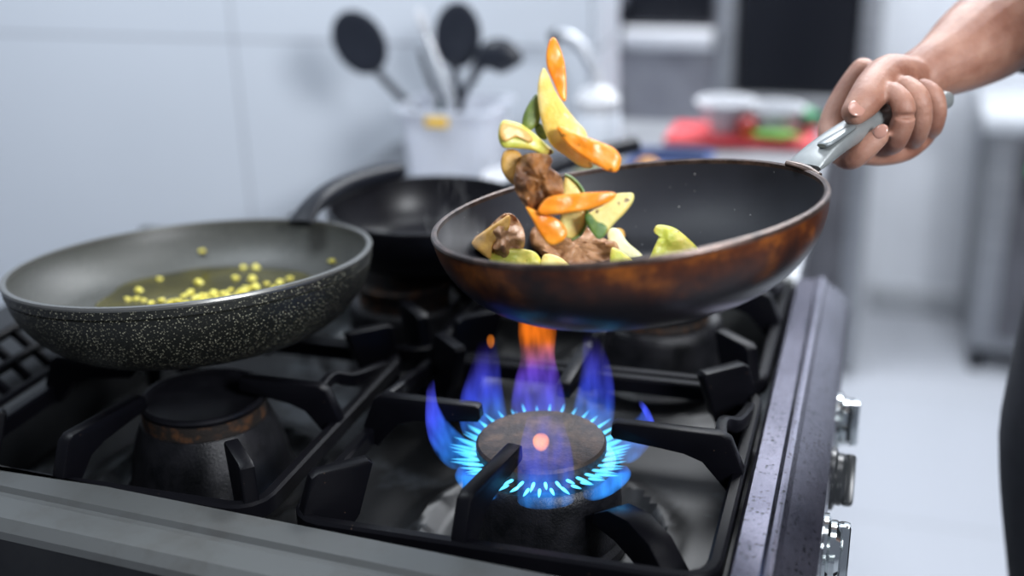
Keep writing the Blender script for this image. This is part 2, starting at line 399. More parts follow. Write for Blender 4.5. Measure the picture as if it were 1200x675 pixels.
# ---- grates
def grate_parts(T, x, y, hx=0.142, hy=0.141, near=0, arch=False):
    zf0, zf1, zt, zb = 0.856, 0.870, 0.900, 0.802
    b = NB(); w_ = 0.005
    # rounded rectangular frame
    path = []
    rc = 0.022
    for sx, sy, a0 in ((1, 1, 0), (-1, 1, 90), (-1, -1, 180), (1, -1, 270)):
        for k in range(5):
            a = math.radians(a0 + k * 22.5)
            path.append(Vector((x + sx * (hx - rc) + rc * math.cos(a), y + sy * (hy - rc) + rc * math.sin(a), 0)))
    n = len(path); ringv = []
    for i, p in enumerate(path):
        d = (path[(i + 1) % n] - path[i - 1]).normalized(); s = Vector((d.y, -d.x, 0))
        prof = [(-w_, zf0), (-w_, zf1 - .002), (-w_ + .002, zf1), (w_ - .002, zf1), (w_, zf1 - .002), (w_, zf0)]
        ringv.append([b.verts.new((p.x + s.x * q[0], p.y + s.y * q[0], q[1])) for q in prof])
    for i in range(n):
        a_, b_ = ringv[i], ringv[(i + 1) % n]
        for q in range(6): b.faces.new((a_[q], a_[(q + 1) % 6], b_[(q + 1) % 6], b_[q]))
    obj('frame', b, M_iron, T)
    for k in range(4):
        a = k * math.pi / 2 - (math.radians(near) if k == 3 else 0); h = hx if k % 2 == 0 else hy
        u = Vector((math.cos(a), math.sin(a), 0)); v = Vector((-u.y, u.x, 0))
        poly = [(.054, .8865), (.052, .8895), (.053, .8985), (.056, zt), (h - .013, zt), (h - .006, zt - .004), (h + .004, zf1 + .002), (h + .005, zf0), (h - .008, zf0 - .002),
                (h - .017, .866), (h - .025, .878), (h - .04, .8815)]
        b = NB(); prism(b, poly, u, (0, 0, 1), v, (x, y, 0), 0.0058, 0.0018)
        obj('finger', b, M_iron, T)
        if k in (0, 2):
            b = NB(); sx = 1 if k == 0 else -1
            sweep(b, [(Vector((x + sx * (h - .014), y + .003, .894)), .0045, .0055), (Vector((x + sx * (h - .016), y + .030, .892)), .0045, .0055), (Vector((x + sx * (h - .008), y + .050, .882)), .0045, .0065), (Vector((x + sx * (h - .004), y + .085, .873)), .0045, .007), (Vector((x + sx * (h - .004), y + hy - .03, .866)), .0045, .006)], 10, 5, sq=.6)
            obj('side_brace', b, M_iron, T)
    dl = math.hypot(hx, hy)
    for sx in (1, -1):
        for sy in (1, -1):
            u = Vector((sx * hx, sy * hy, 0)).normalized(); v = Vector((-u.y, u.x, 0))
            if arch and sx == 1 and sy == -1:
                poly = [(.080, .846), (.082, .856), (.100, .868), (.125, .873), (.150, .868), (.170, .853), (.185, .830), (.195, .802), (.165, .802), (.155, .826), (.135, .845), (.110, .850)]
            else: poly = [(.143, zt - .003), (.146, zt), (.184, zt), (.189, zt - .003), (dl - .007, zf1), (dl - .004, zf0), (dl - .008, zb), (dl - .024, zb), (dl - .04, zf0 - .006), (.156, zf0 + .002)]
            b = NB(); prism(b, poly, u, (0, 0, 1), v, (x, y, 0), 0.0100 if arch and sx == 1 and sy == -1 else 0.0056, 0.0016)
            obj('corner_plate', b, M_iron, T)
GL = ['black cast iron grate over the lit burner', 'black cast iron grate over the unlit burner under the grey pan',
      'black cast iron grate at far right of hob by the front rail', 'black cast iron grate under the black skillet']
for (x, y, hx_, nr, ar), lb in zip([(-0.226, 0.792, .148, 9, True), (-0.543, 0.795, .138, 11, False), (-0.222, 1.087, .144, 0, False), (-0.523, 1.087, .142, 0, False)], GL):
    T = thing('burner_grate', (x, y, 0.802), lb, 'grate', 'cast iron grates on the hob')
    grate_parts(T, x, y, hx_, near=nr, arch=ar)

# ---- flames (emissive gas volumes)
def flame_mat(name, c_lo, c_mid, c_hi, zlo, zmid, zhi, strength, fade=0.0):
    m = bpy.data.materials.new(name); m.use_nodes = True; nt = m.node_tree; nt.nodes.clear()
    t = NT(m)
    out = t.n('ShaderNodeOutputMaterial'); em = t.n('ShaderNodeEmission')
    g_ = t.n('ShaderNodeNewGeometry'); s = t.n('ShaderNodeSeparateXYZ'); t.l(g_.outputs['Position'], s.inputs[0])
    mr = t.n('ShaderNodeMapRange'); t.l(s.outputs[2], mr.inputs[0]); mr.inputs[1].default_value = zlo; mr.inputs[2].default_value = zhi
    t.l(t.ramp(mr.outputs[0], [(0, c_lo), ((zmid - zlo) / (zhi - zlo), c_mid), (1, c_hi)]), em.inputs[0])
    nz = t.noise(110, 2, 0.5, src=g_.outputs['Position'], stretch=(1, 1, 0.25))
    m2 = t.n('ShaderNodeMapRange'); t.l(nz, m2.inputs[0]); m2.inputs[1].default_value = 0.35; m2.inputs[2].default_value = 0.7; m2.inputs[3].default_value = 0.25 * strength; m2.inputs[4].default_value = 1.5 * strength
    fd = t.n('ShaderNodeMapRange', interpolation_type='SMOOTHSTEP'); t.l(s.outputs[2], fd.inputs[0]); fd.inputs[1].default_value = zmid; fd.inputs[2].default_value = zhi; fd.inputs[3].default_value = 1; fd.inputs[4].default_value = fade
    ml = t.n('ShaderNodeMath', operation='MULTIPLY'); t.l(m2.outputs[0], ml.inputs[0]); t.l(fd.outputs[0], ml.inputs[1])
    t.l(ml.outputs[0], em.inputs[1]); t.l(em.outputs[0], out.inputs['Volume'])
    return m
MF_blue = flame_mat('blue_flame', (0.03, 0.30, 1.0), (0.055, 0.10, 0.95), (0.10, 0.05, 0.60), 0.868, 0.895, 0.952, 30)
MF_orange = flame_mat('orange_tipped_flame', (0.05, 0.12, 1.0), (0.16, 0.06, 0.60), (1.0, 0.20, 0.008), 0.868, 0.918, 0.944, 40, 1.3)
MF_spark = flame_mat('orange_glow', (1.0, 0.25, 0.02), (1.0, 0.35, 0.03), (1.0, 0.22, 0.02), 0.86, 0.90, 0.97, 75, 1.0)
m = bpy.data.materials.new('cyan_jet'); m.use_nodes = True; m.node_tree.nodes.clear(); t = NT(m)
e = t.n('ShaderNodeEmission'); e.inputs[0].default_value = (0.08, 0.50, 0.90, 1); e.inputs[1].default_value = 400
o_ = t.n('ShaderNodeOutputMaterial'); t.l(e.outputs[0], o_.inputs['Volume']); MF_jet = m
bx, by = BURN[0]
FL = thing('gas_flame', (bx, by, 0.868), 'ring of blue gas flame with orange tip around the lit burner', 'flame')
def tongue(ang, width, rz, thick=0.006, m=MF_blue, name='flame_tongue', sway=0.0):
    u = Vector((math.cos(math.radians(ang)), math.sin(math.radians(ang)), 0)); v = Vector((-u.y, u.x, 0))
    pts = []
    for i, (r, z, wf) in enumerate(rz):
        s = i / (len(rz) - 1)
        pts.append((Vector((bx, by, 0)) + u * r + v * sway * s + Vector((0, 0, z)), width * wf, thick * (0.35 + 0.65 * wf)))
    b = NB()
    pos = catmull([p[0] for p in pts], 6); rad = catmull([Vector((p[1], p[2], 0)) for p in pts], 6); rings = []
    for i, p in enumerate(pos):
        d = (pos[min(i + 1, len(pos) - 1)] - pos[max(i - 1, 0)]).normalized(); nrm = v.cross(d).normalized(); ring = []
        for j in range(16):
            a = 2 * math.pi * j / 16
            ring.append(b.verts.new(p + v * math.cos(a) * max(rad[i].x, 3e-4) + nrm * math.sin(a) * max(rad[i].y, 3e-4)))
        rings.append(ring)
    for a_, b_ in zip(rings, rings[1:]):
        for j in range(16): b.faces.new((a_[j], a_[(j + 1) % 16], b_[(j + 1) % 16], b_[j]))
    b.faces.new(rings[0]); b.faces.new(rings[-1][::-1])
    return obj(name, b, m, FL)
tongue(190, .026, [(.052, .866, .7), (.066, .870, 1), (.078, .884, 1), (.084, .902, .8), (.084, .925, .5)], thick=.0035)
tongue(151, .024, [(.052, .868, .7), (.064, .876, 1), (.067, .900, .95), (.062, .925, .7), (.058, .950, .35)])
tongue(108, .0225, [(.052, .868, .8), (.060, .880, 1), (.058, .905, .85), (.050, .930, .62), (.044, .955, .68), (.040, .982, .60)], m=MF_orange)
tongue(66, .020, [(.052, .868, .8), (.064, .876, 1), (.070, .900, .9), (.069, .925, .7), (.062, .952, .35)])
tongue(24, .026, [(.052, .868, .7), (.066, .872, 1), (.078, .882, .9), (.084, .894, .7), (.078, .906, .35)], thick=.0035)
tongue(289, .021, [(.050, .862, .8), (.060, .866, 1), (.062, .885, 1), (.058, .908, .9), (.052, .930, .6)])
tongue(236, .020, [(.052, .864, .8), (.064, .866, 1), (.070, .874, .8), (.072, .884, .4)])
tongue(335, .022, [(.052, .864, .8), (.064, .866, 1), (.072, .874, .8), (.074, .884, .4)])
def puff(px, py, tt, rx, rz_, m, name='orange_wisp'):
    c = P(px, py, tt); b = NB(); bmesh.ops.create_uvsphere(b, u_segments=16, v_segments=10, radius=1)
    for v in b.verts: v.co = Vector((v.co.x * rx, v.co.y * rx, v.co.z * rz_ * (1 - 0.15 * v.co.z))) + c
    return obj(name, b, m, FL)
puff(634, 517, 0.835, .0060, .0066, MF_spark)
puff(575, 399, 0.93, .0032, .006, MF_spark)
jet0 = None
for row in range(2):
    for k in range(38):
        a = 2 * math.pi * (k + 0.5 * row) / 38
        if jet0 is None:
            b = NB(); prof_ = [(0.0505, .0009), (.054, .0014), (.060, .0013), (.067, .0008), (.071, .0002)]
            sweep(b, [(Vector((r - 0.0505, 0, 0.26 * (r - .0505))), q, q) for r, q in prof_], 8, 3)
            jet0 = obj('flame_jet', b, MF_jet, FL, local=True); jj = jet0
        else:
            jj = jet0.copy(); C.objects.link(jj)
        sc_ = random.uniform(.75, 1.15)
        jj.location = (0.0485 * math.cos(a), 0.0485 * math.sin(a), 0.0005 + 0.0055 * row); jj.rotation_euler = (0, 0, a); jj.scale = (sc_, 1, 1)

# ================================================================ PANS
def rot_of(a, bt):
    u = Vector((math.cos(bt), 0, math.sin(bt))); v = Vector((0, math.cos(a), math.sin(a))); v = (v - v.dot(u) * u).normalized(); n_ = u.cross(v)
    return Matrix((u, v, n_)).transposed()
def pan_bm(rr, rb, h, th, lip):
    """outer shell below the rim, in local coordinates, rim plane z = 0"""
    k = 14; out = []
    for i in range(k + 1):
        s = i / k; r = rb + (rr - rb) * math.sin(s * math.pi / 2) ** 0.9 if False else rb + (rr - rb) * (1 - (1 - s) ** 1.9)
        z = -h + h * s ** 1.35
        out.append((r, z))
    return out
PR = 0.14; pc = Vector((-0.1658, 0.7991, 1.0679)); RM = rot_of(-0.0324, 0.131)
PAN = thing('frying_pan', pc, 'brown scorched frying pan tilted above the lit burner, held by its grey handle', 'pan')
PAN.rotation_euler = RM.to_euler()
def shell(prof_out, th, lip_h):
    inner = [(max(r - th, 0), max(z + 0.0, -1)) for r, z in prof_out]
    return inner
def make_pan(T, R_, rb, h, m_out, m_in, m_lip, groove=False, th=0.0035, inner=None):
    po = pan_bm(R_, rb, h, th, 0)
    out = [(0, -h)] + po[:-1] + [(R_, -0.003)]
    if groove: out = [(0, -h)] + [p for p in po if p[1] < -0.013] + [(R_ - .0012, -.0115), (R_ - .0026, -.0105), (R_ - .0004, -.0095), (R_, -.003)]
    inn = [(R_ - th, -.003)] + [(r - th, z + th * .8) for r, z in po[::-1][1:]] + [(0, -h + th)]
    if inner: inn = [(R_ - th, -.003)] + inner + [(0, inner[-1][1])]
    obj('pan_shell', lathe(NB(), out, 128), m_out, T, local=True)
    obj('cooking_surface', lathe(NB(), inn, 128), m_in, T, local=True)
    obj('rim', lathe(NB(), [(R_ + .0002, -.0032), (R_ + .0008, -.0015), (R_ + .0002, .0002), (R_ - th / 2, .0008), (R_ - th - .0002, 0), (R_ - th - .0003, -.0032)], 128, close=True), m_lip, T, local=True)
make_pan(PAN, PR, 0.088, 0.062, M_patina, M_pot, M_lip2)
inv = RM.inverted()
def tol(p, T=None): return inv @ (p - pc)
# handle
hp = [(941, 196, .884, .0165, .0030), (952, 187, .889, .0160, .0050), (972, 171, .900, .0145, .0070), (1005, 150, .917, .0125, .0085), (1040, 134, .932, .0110, .0088), (1075, 124, .944, .0105, .0085), (1104, 117, .953, .0095, .0075), (1110, 116, .956, .005, .004)]
b = NB(); sweep(b, [(tol(P(x, y, tt)), a, c) for x, y, tt, a, c in hp], 24, 8, sq=0.7)
HN = obj('handle', b, M_handle, PAN, local=True)
b = NB()
q0, q1 = P(963, 171, .8835), P(1000, 148, .9005)
sweep(b, [(tol(q0), .0045, .0016), (tol(q0.lerp(q1, .15)), .0065, .0022), (tol(q0.lerp(q1, .85)), .0050, .0022), (tol(q1), .003, .0016)], 12, 4)
obj('handle_groove', b, mat('groove_grey', (.17, .19, .195), .3, .4), HN, local=True)
b = NB()
sweep(b, [(tol(P(922, 191, .885)), .003, .0022), (tol(P(942, 196, .876)), .004, .0024), (tol(P(960, 206, .866)), .003, .0022)], 12, 5)
obj('handle_bracket', b, M_lip2, PAN, local=True)

LR = 0.155; lc = Vector((-0.5581, 0.8484, 0.980)); LM = rot_of(-0.0852, 0.0635)
LP = thing('frying_pan', lc, 'grey speckled granite frying pan with garlic in oil, at left of hob', 'pan'); LP.rotation_euler = LM.to_euler()
def l_in(s): return (.122 + .029 * (1 - (1 - s) ** 1.6), -.041 + .038 * s ** 1.2)
make_pan(LP, LR, 0.100, 0.068, M_granite, M_granin, M_lip, groove=True, th=0.004, inner=[l_in(1 - k / 12) for k in range(1, 13)] + [(.115, -.0418)])
LI = LM.inverted()
hs = [(LI @ (P(x, y, tt) - lc), a, c) for x, y, tt, a, c in ((352, 262, 1.135, .013, .004), (362, 246, 1.15, .012, .006), (378, 232, 1.17, .0115, .009), (400, 219, 1.20, .012, .010), (430, 208, 1.235, .0135, .010), (462, 200, 1.27, .0145, .009), (468, 199, 1.275, .008, .005))]
obj('handle', sweep(NB(), hs, 20, 6, sq=.8), M_black, LP, local=True)
# oil pool lies level in the tilted pan
def loc2w(p): return LM @ Vector(p) + lc
OIL = NB(); nn = 64
ctr = loc2w((0.0, 0.03, -0.058))
top, bot = [], []
for i in range(nn):
    a = 2 * math.pi * i / nn; r_ = 0.078 * (1 + 0.05 * math.sin(3 * a + 1) + 0.03 * math.sin(7 * a))
    p = Vector((-0.006 + r_ * 1.32 * math.cos(a), 0.030 + r_ * 1.10 * math.sin(a), -0.0395)); top.append(OIL.verts.new(loc2w(p))); bot.append(OIL.verts.new(loc2w(p * 1.0 + Vector((0, 0, -.0018)))))
OIL.faces.new(top); OIL.faces.new(bot[::-1])
for i in range(nn): OIL.faces.new((top[i], bot[i], bot[(i + 1) % nn], top[(i + 1) % nn]))
mark(obj('oil_pool', OIL, M_oil), 'shiny yellow-green herb oil pooled in the grey speckled pan', 'oil', kind='stuff')
gar = None
def garlic(p, s, rot, lb=None):
    global gar
    if gar is None:
        b = NB(); bmesh.ops.create_icosphere(b, subdivisions=2, radius=1)
        for v in b.verts:
            n_ = noise.noise(v.co * 1.4); v.co = Vector((v.co.x * 1.2, v.co.y * .85, v.co.z * .62)) * (0.0036 * (1 + .45 * n_))
        gar = obj('garlic_piece', b, M_garlic, local=True); o = gar
    else: o = gar.copy(); C.objects.link(o)
    o.location = p; o.scale = (s, s, s); o.rotation_euler = rot
    mark(o, lb or 'tiny yellow chopped garlic bit in the oil of the speckled pan', 'garlic', None if lb else 'chopped garlic bits in the grey pan')
    if lb and 'group' in o.keys(): del o['group']
gp = [(163, 340), (160, 350), (168, 352), (187, 327), (233, 331), (277, 326), (285, 313), (300, 313), (228, 350), (238, 347), (250, 345), (262, 344), (270, 340), (278, 345), (312, 332), (328, 331),
      (210, 353), (200, 354), (190, 352), (178, 355), (290, 338), (300, 336), (245, 352), (256, 350), (222, 344), (340, 326), (215, 347), (286, 343), (267, 349), (150, 351), (295, 327), (320, 338)]
def hit_pan(x, y):
    r_ = ray(x, y); tt = 1.0
    while tt < 1.3:
        p = LI @ (CAM + r_ * tt - lc); rad = math.hypot(p.x, p.y)
        if p.z < -.039: break
        s = max(0, min(1, (p.z + .041) / .038)) ** (1 / 1.2)
        if p.z < -.002 and p.y > 0 and rad > l_in(s)[0] - .003: break
        tt += .0007
    return CAM + r_ * tt
for x, y in gp: garlic(hit_pan(x, y), random.uniform(.8, 1.35), (random.uniform(-.4, .4), random.uniform(-.4, .4), random.uniform(0, 6.3)))
for k in range(14):
    a, r_ = random.uniform(0, 6.28), random.uniform(0, .065)
    garlic(loc2w((.0 + r_ * math.cos(a), -.005 + r_ * math.sin(a) * .8, -0.039)), random.uniform(.8, 1.2), (0, 0, a))
# two stray bits stuck high on the wall of the pan
for x, y, lb_ in ((389, 306, 'pale garlic bit stuck high on the right inner wall of the speckled pan'), (237, 294, 'single garlic bit stuck on the far inner wall of the speckled pan')):
    garlic(hit_pan(x, y), .9, (0, 0, 1), lb_)

# black skillet on the rear left burner, 
_c = PZ(500, 238, 0.957)
BP = thing('skillet', (_c.x, _c.y, 0.957), 'black skillet on the rear burner between the two frying pans', 'pan')
make_pan(BP, 0.104, 0.082, 0.053, M_blackpan, M_blackpan, M_blackpan)
b = NB(); sweep(b, [((.06, .082, -.004), .011, .004), ((.09, .115, .006), .011, .008), ((.13, .155, .016), .011, .009), ((.18, .20, .022), .012, .009)], 18, 6, sq=.8)
obj('handle', b, M_black, BP, local=True)
# ================================================================ FOOD
def chunk(name, px, tt, thick, m, label, cat, slope=(0, 0), amp=0.06, sq=0.6, group='food tossed in the brown frying pan', bend=0.0, angle=60, parent=None, hollow=0.0, nseed=0):
    pts = catmull([Vector((x, y, 0)) for x, y in px], 6, closed=True); n = len(pts)
    c = sum((p for p in pts), Vector()) / n
    size = max((p - c).length for p in pts)
    SS = [.12, .25, .4, .55, .7, .81, .89, .95, .985]; b = NB(); rings = []
    pw = 2.0 / max(sq, .3) + .6
    prof_ = [(q, (1 - q ** pw) ** (1 / pw)) for q in SS] + [(1, 0)] + [(q, -(1 - q ** pw) ** (1 / pw)) for q in SS[::-1]]
    def dep(p, off):
        off += amp * thick * noise.noise(Vector((p.x * .07 + nseed, p.y * .07, off * 40)))
        dx, dy = (p.x - c.x), (p.y - c.y)
        d = tt + (slope[0] * dx + slope[1] * dy) * tt / F + bend * ((dx * dx + dy * dy) / size ** 2) + off
        w1 = Vector((p.x * .055 + nseed, p.y * .055, off * 50)); w2 = w1 * 2.7
        return P(p.x, p.y, d + amp * thick * (.5 * noise.noise(w1) + .35 * noise.noise(w2)))
    for s, z in prof_:
        ring = []
        for p in pts:
            jit = 1 + amp * .10 * noise.noise(Vector((p.x * .05 + nseed * 3, p.y * .05, z * 1.5)))
            q = c + (p - c) * s * jit
            hz = -z * thick / 2
            if hollow and z > 0: hz += hollow * (1 - s) * thick
            ring.append(b.verts.new(dep(q, hz)))
        rings.append(ring)
    f0, f1 = b.verts.new(dep(c, -thick / 2 + hollow * thick)), b.verts.new(dep(c, thick / 2))
    for a_, b_ in zip(rings, rings[1:]):
        for j in range(n): b.faces.new((a_[j], a_[(j + 1) % n], b_[(j + 1) % n], b_[j]))
    for j in range(n):
        b.faces.new((rings[0][j], rings[0][(j + 1) % n], f0)); b.faces.new((rings[-1][j], rings[-1][(j + 1) % n], f1))
    o = obj(name, b, m, parent, angle=angle)
    if cat: mark(o, label, cat, group)
    return o
T0 = 0.80
chunk('carrot_slice', [(640, 62), (644, 47), (650, 44), (656, 55), (662, 75), (664, 100), (663, 118), (657, 115), (648, 95), (641, 78)], T0 + .005, .009, M_carrot, 'orange carrot stick standing on end, topmost of the tossed food', 'carrot', sq=.42, amp=.12)
chunk('pepper_piece', [(636, 80), (642, 86), (650, 105), (662, 124), (676, 142), (687, 155), (692, 178), (694, 196), (680, 195), (664, 184), (646, 170), (637, 150), (631, 125), (630, 100)], T0, .011, M_pepper,
      'large pale yellow curved vegetable slice high in the toss', 'vegetable', bend=.006)
chunk('carrot_slice', [(652, 150), (660, 149), (680, 157), (705, 167), (720, 174), (728, 186), (724, 200), (714, 201), (700, 194), (680, 182), (662, 166)], T0 - .014, .011, M_carrotc,
      'charred orange carrot slice lying across the large yellow slice', 'carrot', sq=.42, amp=.12)
chunk('green_vegetable_piece', [(628, 110), (632, 116), (633, 140), (626, 150), (618, 154), (612, 148), (613, 136), (619, 122)], T0 + .010, .010, M_olive, 'dark olive green piece left of the large yellow slice', 'vegetable')
chunk('green_vegetable_piece', [(628, 146), (634, 144), (640, 156), (640, 164), (632, 161), (627, 153)], T0 + .012, .008, M_olive, 'smaller green piece just under the dark olive one', 'vegetable')
o = chunk('courgette_chunk', [(585, 148), (590, 141), (600, 142), (612, 146), (626, 156), (640, 168), (649, 178), (640, 182), (622, 176), (604, 174), (590, 173), (584, 162)], T0 + .004, .013, M_lime,
      'lime green and yellow vegetable chunk at left of the toss', 'vegetable', slope=(.3, 0))
chunk('golden_side', [(586, 150), (592, 143), (604, 146), (614, 151), (624, 161), (622, 167), (612, 163), (604, 161), (592, 166), (586, 160)], T0 - .0045, .005, M_fat, None, None, slope=(.3, 0), parent=o)
chunk('mushroom_slice', [(588, 183), (593, 176), (602, 175), (611, 181), (610, 190), (606, 204), (605, 216), (598, 214), (590, 204), (587, 194)], T0 + .008, .010, M_fat, 'golden curled slice against the left side of the brown meat', 'vegetable')
chunk('meat_chunk', [(606, 190), (612, 182), (626, 179), (640, 180), (648, 187), (646, 196), (655, 204), (661, 216), (660, 230), (648, 241), (632, 247), (620, 246), (608, 232), (602, 214)], T0, .026, M_meat,
      'brown glazed meat chunk flying above the pan', 'meat', amp=.5, sq=.8, nseed=2)
chunk('courgette_slice', [(662, 205), (668, 208), (678, 218), (685, 232), (687, 248), (686, 262), (678, 275), (668, 280), (656, 270), (658, 240)], T0 + .010, .007, M_cour, 'courgette slice with green edge behind the level carrot', 'courgette')
o = bpy.context.scene.objects[-1] if False else None
b = NB(); sweep(b, [(P(x, y, T0 + .0085), .0012, .0042) for x, y in ((662, 205), (670, 208.5), (679.5, 218), (686, 231), (688, 247), (687, 262), (680, 275), (670, 281))], 10, 5, up=tuple(ray(680, 240)))
obj('green_skin', b, M_skin_g, [x for x in C.objects if x.name.startswith('courgette_slice')][0])
chunk('carrot_slice', [(630, 246), (638, 234), (648, 229), (668, 227), (696, 225), (717, 225), (722, 229), (712, 238), (694, 245), (670, 249), (646, 252), (634, 252)], T0 - .016, .011, M_carrot,
      'orange carrot stick lying level across the middle of the toss', 'carrot', sq=.42, amp=.12)
chunk('carrot_slice', [(616, 243), (622, 244), (640, 251), (655, 258), (664, 270), (662, 280), (650, 287), (641, 285), (632, 273), (624, 258)], T0 - .012, .008, M_carrot,
      'orange carrot wedge pointing up left, lowest carrot of the toss', 'carrot', sq=.42, amp=.12)
o = chunk('courgette_wedge', [(686, 254), (694, 247), (708, 240), (720, 228), (733, 226), (742, 227), (742, 236), (732, 250), (720, 262), (708, 277), (700, 279), (692, 268)], T0 - .004, .010, M_cour,
      'triangular courgette wedge with green corner, right of the level carrot', 'courgette')
chunk('green_skin', [(685, 254), (691, 250), (699, 259), (707, 262), (712, 268), (707, 278), (700, 280), (692, 270)], T0 - .0085, .004, M_skin_g, None, None, parent=o)
# lying in the pan
pn = RM @ Vector((0, 0, 1))
def on_pan(px, py, h):           # distance of a piece of half-thickness h lying on the inner surface of the pan
    r_ = ray(px, py); tt = pc.length * 0.5
    while tt < 1.1:
        p = inv @ (CAM + r_ * tt - pc); s = max(0, min(1, (p.z + .058) / .058)) ** (1 / 1.35)
        if p.z < -.057 or (p.z < -.002 and p.y > -.02 and math.hypot(p.x, p.y) > .0845 + .052 * (1 - (1 - s) ** 1.9)): break
        tt += .0007
    return tt - h - .004
G2 = 'food tossed in the brown frying pan'
o = chunk('meat_chunk', [(553, 287), (556, 278), (570, 268), (582, 257), (592, 250), (603, 252), (612, 264), (615, 278), (613, 292), (600, 300), (580, 305), (566, 300)], on_pan(585, 285, .012), .028, M_meat2,
      'pale browned meat chunk at the left side of the pan', 'meat', amp=.45, sq=.8, nseed=5)
chunk('seared_side', [(553, 287), (557, 279), (571, 268), (586, 258), (597, 252), (597, 266), (588, 278), (578, 287), (575, 303), (566, 299)], on_pan(585, 285, .012) - .012, .008, M_fat, None, None, parent=o, amp=.2)
chunk('mushroom_slice', [(572, 302), (582, 293), (600, 291), (616, 292), (628, 296), (634, 306), (628, 316), (600, 318), (578, 314)], on_pan(600, 302, .008) - .006, .012, M_lime, 'pale flat slice in front of the left meat chunk', 'vegetable', amp=.2)
chunk('meat_chunk', [(622, 270), (630, 264), (645, 268), (665, 263), (686, 265), (700, 275), (712, 281), (724, 284), (726, 300), (716, 312), (690, 316), (655, 316), (636, 300), (622, 288)], on_pan(672, 290, .012), .028, M_meat2,
      'glossy brown meat piece in the middle of the pan under the carrots', 'meat', amp=.38, sq=.7, nseed=9)
chunk('courgette_slice', [(636, 300), (646, 298), (660, 304), (668, 316), (650, 320), (634, 318)], on_pan(650, 308, .005) - .018, .009, M_cour, 'small courgette slice at the near rim below the meat', 'courgette')
chunk('onion_strip', [(712, 270), (718, 267), (726, 270), (736, 284), (750, 296), (757, 306), (748, 308), (734, 302), (720, 292), (713, 282)], on_pan(733, 288, .010) - .006, .008, M_whitev, 'white glistening strip right of the meat in the pan', 'vegetable')
chunk('pepper_piece', [(716, 292), (724, 292), (738, 302), (744, 312), (730, 316), (716, 314)], on_pan(730, 303, .006), .010, M_lime, 'yellow-green piece under the white strip at the near rim', 'vegetable')
chunk('onion_strip', [(722, 268), (730, 269), (733, 277), (728, 283), (721, 279)], on_pan(727, 277, .012) + .012, .010, M_fat, 'small tan piece just behind the white strip', 'vegetable')
chunk('pepper_piece', [(766, 270), (770, 264), (780, 264), (792, 268), (806, 279), (818, 292), (816, 304), (795, 312), (762, 310), (764, 296), (770, 282), (772, 274), (768, 274)], on_pan(790, 290, .010), .016, M_lime,
      'yellow curled piece alone at the right of the pan food', 'vegetable', amp=.2, hollow=.12)

# steam wisps
m = bpy.data.materials.new('steam'); m.use_nodes = True; m.node_tree.nodes.clear(); t = NT(m)
pv = t.n('ShaderNodeVolumePrincipled'); pv.inputs['Color'].default_value = (1, 1, 1, 1)
nz = t.noise(28, 3, .6, stretch=(1, 1, .4)); mr = t.n('ShaderNodeMapRange'); t.l(nz, mr.inputs[0]); mr.inputs[1].default_value = .5; mr.inputs[2].default_value = .75; mr.inputs[3].default_value = 0; mr.inputs[4].default_value = 14
t.l(mr.outputs[0], pv.inputs['Density']); o_ = t.n('ShaderNodeOutputMaterial'); t.l(pv.outputs[0], o_.inputs['Volume'])
b = NB(); sweep(b, [(P(540, 290, .82), .018, .012), (P(532, 255, .83), .022, .014), (P(520, 220, .84), .018, .012), (P(512, 185, .85), .010, .008)], 16, 6, up=tuple(ray(520, 240)))
mark(obj('steam', b, m), 'faint steam rising at the left rim of the brown frying pan', 'steam', kind='stuff')

# ================================================================ COOK
PS = thing('person', (0.30, 1.06, 0), 'person in black clothes gripping the pan handle, standing at the stove front', 'person')
B = NB()
def limb(pts, n=14, k=4, up=(0, 0, 1)):
    """closed tapered tube with rounded ends"""
    pts = [(Vector(p), a, c) for p, a, c in pts]
    d0 = (pts[0][0] - pts[1][0]).normalized(); d1 = (pts[-1][0] - pts[-2][0]).normalized()
    a0, c0 = pts[0][1], pts[0][2]; a1, c1 = pts[-1][1], pts[-1][2]
    st = [(pts[0][0] + d0 * .9 * min(a0, c0), a0 * .35, c0 * .35), (pts[0][0] + d0 * .6 * min(a0, c0), a0 * .78, c0 * .78)]
    en = [(pts[-1][0] + d1 * .6 * min(a1, c1), a1 * .78, c1 * .78), (pts[-1][0] + d1 * .9 * min(a1, c1), a1 * .35, c1 * .35)]
    sweep(B, st + pts + en, n, k, up=up)
def L(*q): limb([(P(x, y, tt), r_, r_) for x, y, tt, r_ in q])
# fingers (px, py, distance, radius)
L((1012, 84, .962, .0115), (990, 112, .966, .0105), (973, 146, .962, .0098), (976, 172, .946, .0092), (994, 186, .922, .0090), (1010, 178, .910, .0088), (1030, 160, .905, .0078))          # index
L((1030, 110, .975, .0115), (1034, 140, .972, .0105), (1038, 163, .950, .0098), (1047, 166, .924, .0096), (1058, 143, .906, .0092), (1058, 122, .903, .0090), (1047, 108, .910, .0082))     # middle
L((1052, 112, .985, .0110), (1060, 140, .982, .0102), (1066, 160, .962, .0096), (1073, 157, .936, .0094), (1080, 135, .918, .0088), (1076, 113, .915, .0086), (1062, 100, .924, .0080))     # ring
L((1075, 112, .992, .0105), (1084, 135, .988, .0092), (1088, 150, .972, .0088), (1093, 147, .950, .0086), (1098, 128, .936, .0082), (1094, 111, .934, .0078), (1082, 102, .940, .0072))     # little
# thumb
L((1066, 90, .968, .0160), (1043, 86, .946, .0155), (1026, 98, .926, .0140), (1014, 117, .911, .0136), (1002, 131, .905, .0108))
# under side of the curled fingers
L((1012, 180, .945, .0092), (1036, 180, .950, .0100), (1062, 174, .958, .0100), (1082, 160, .968, .0090))
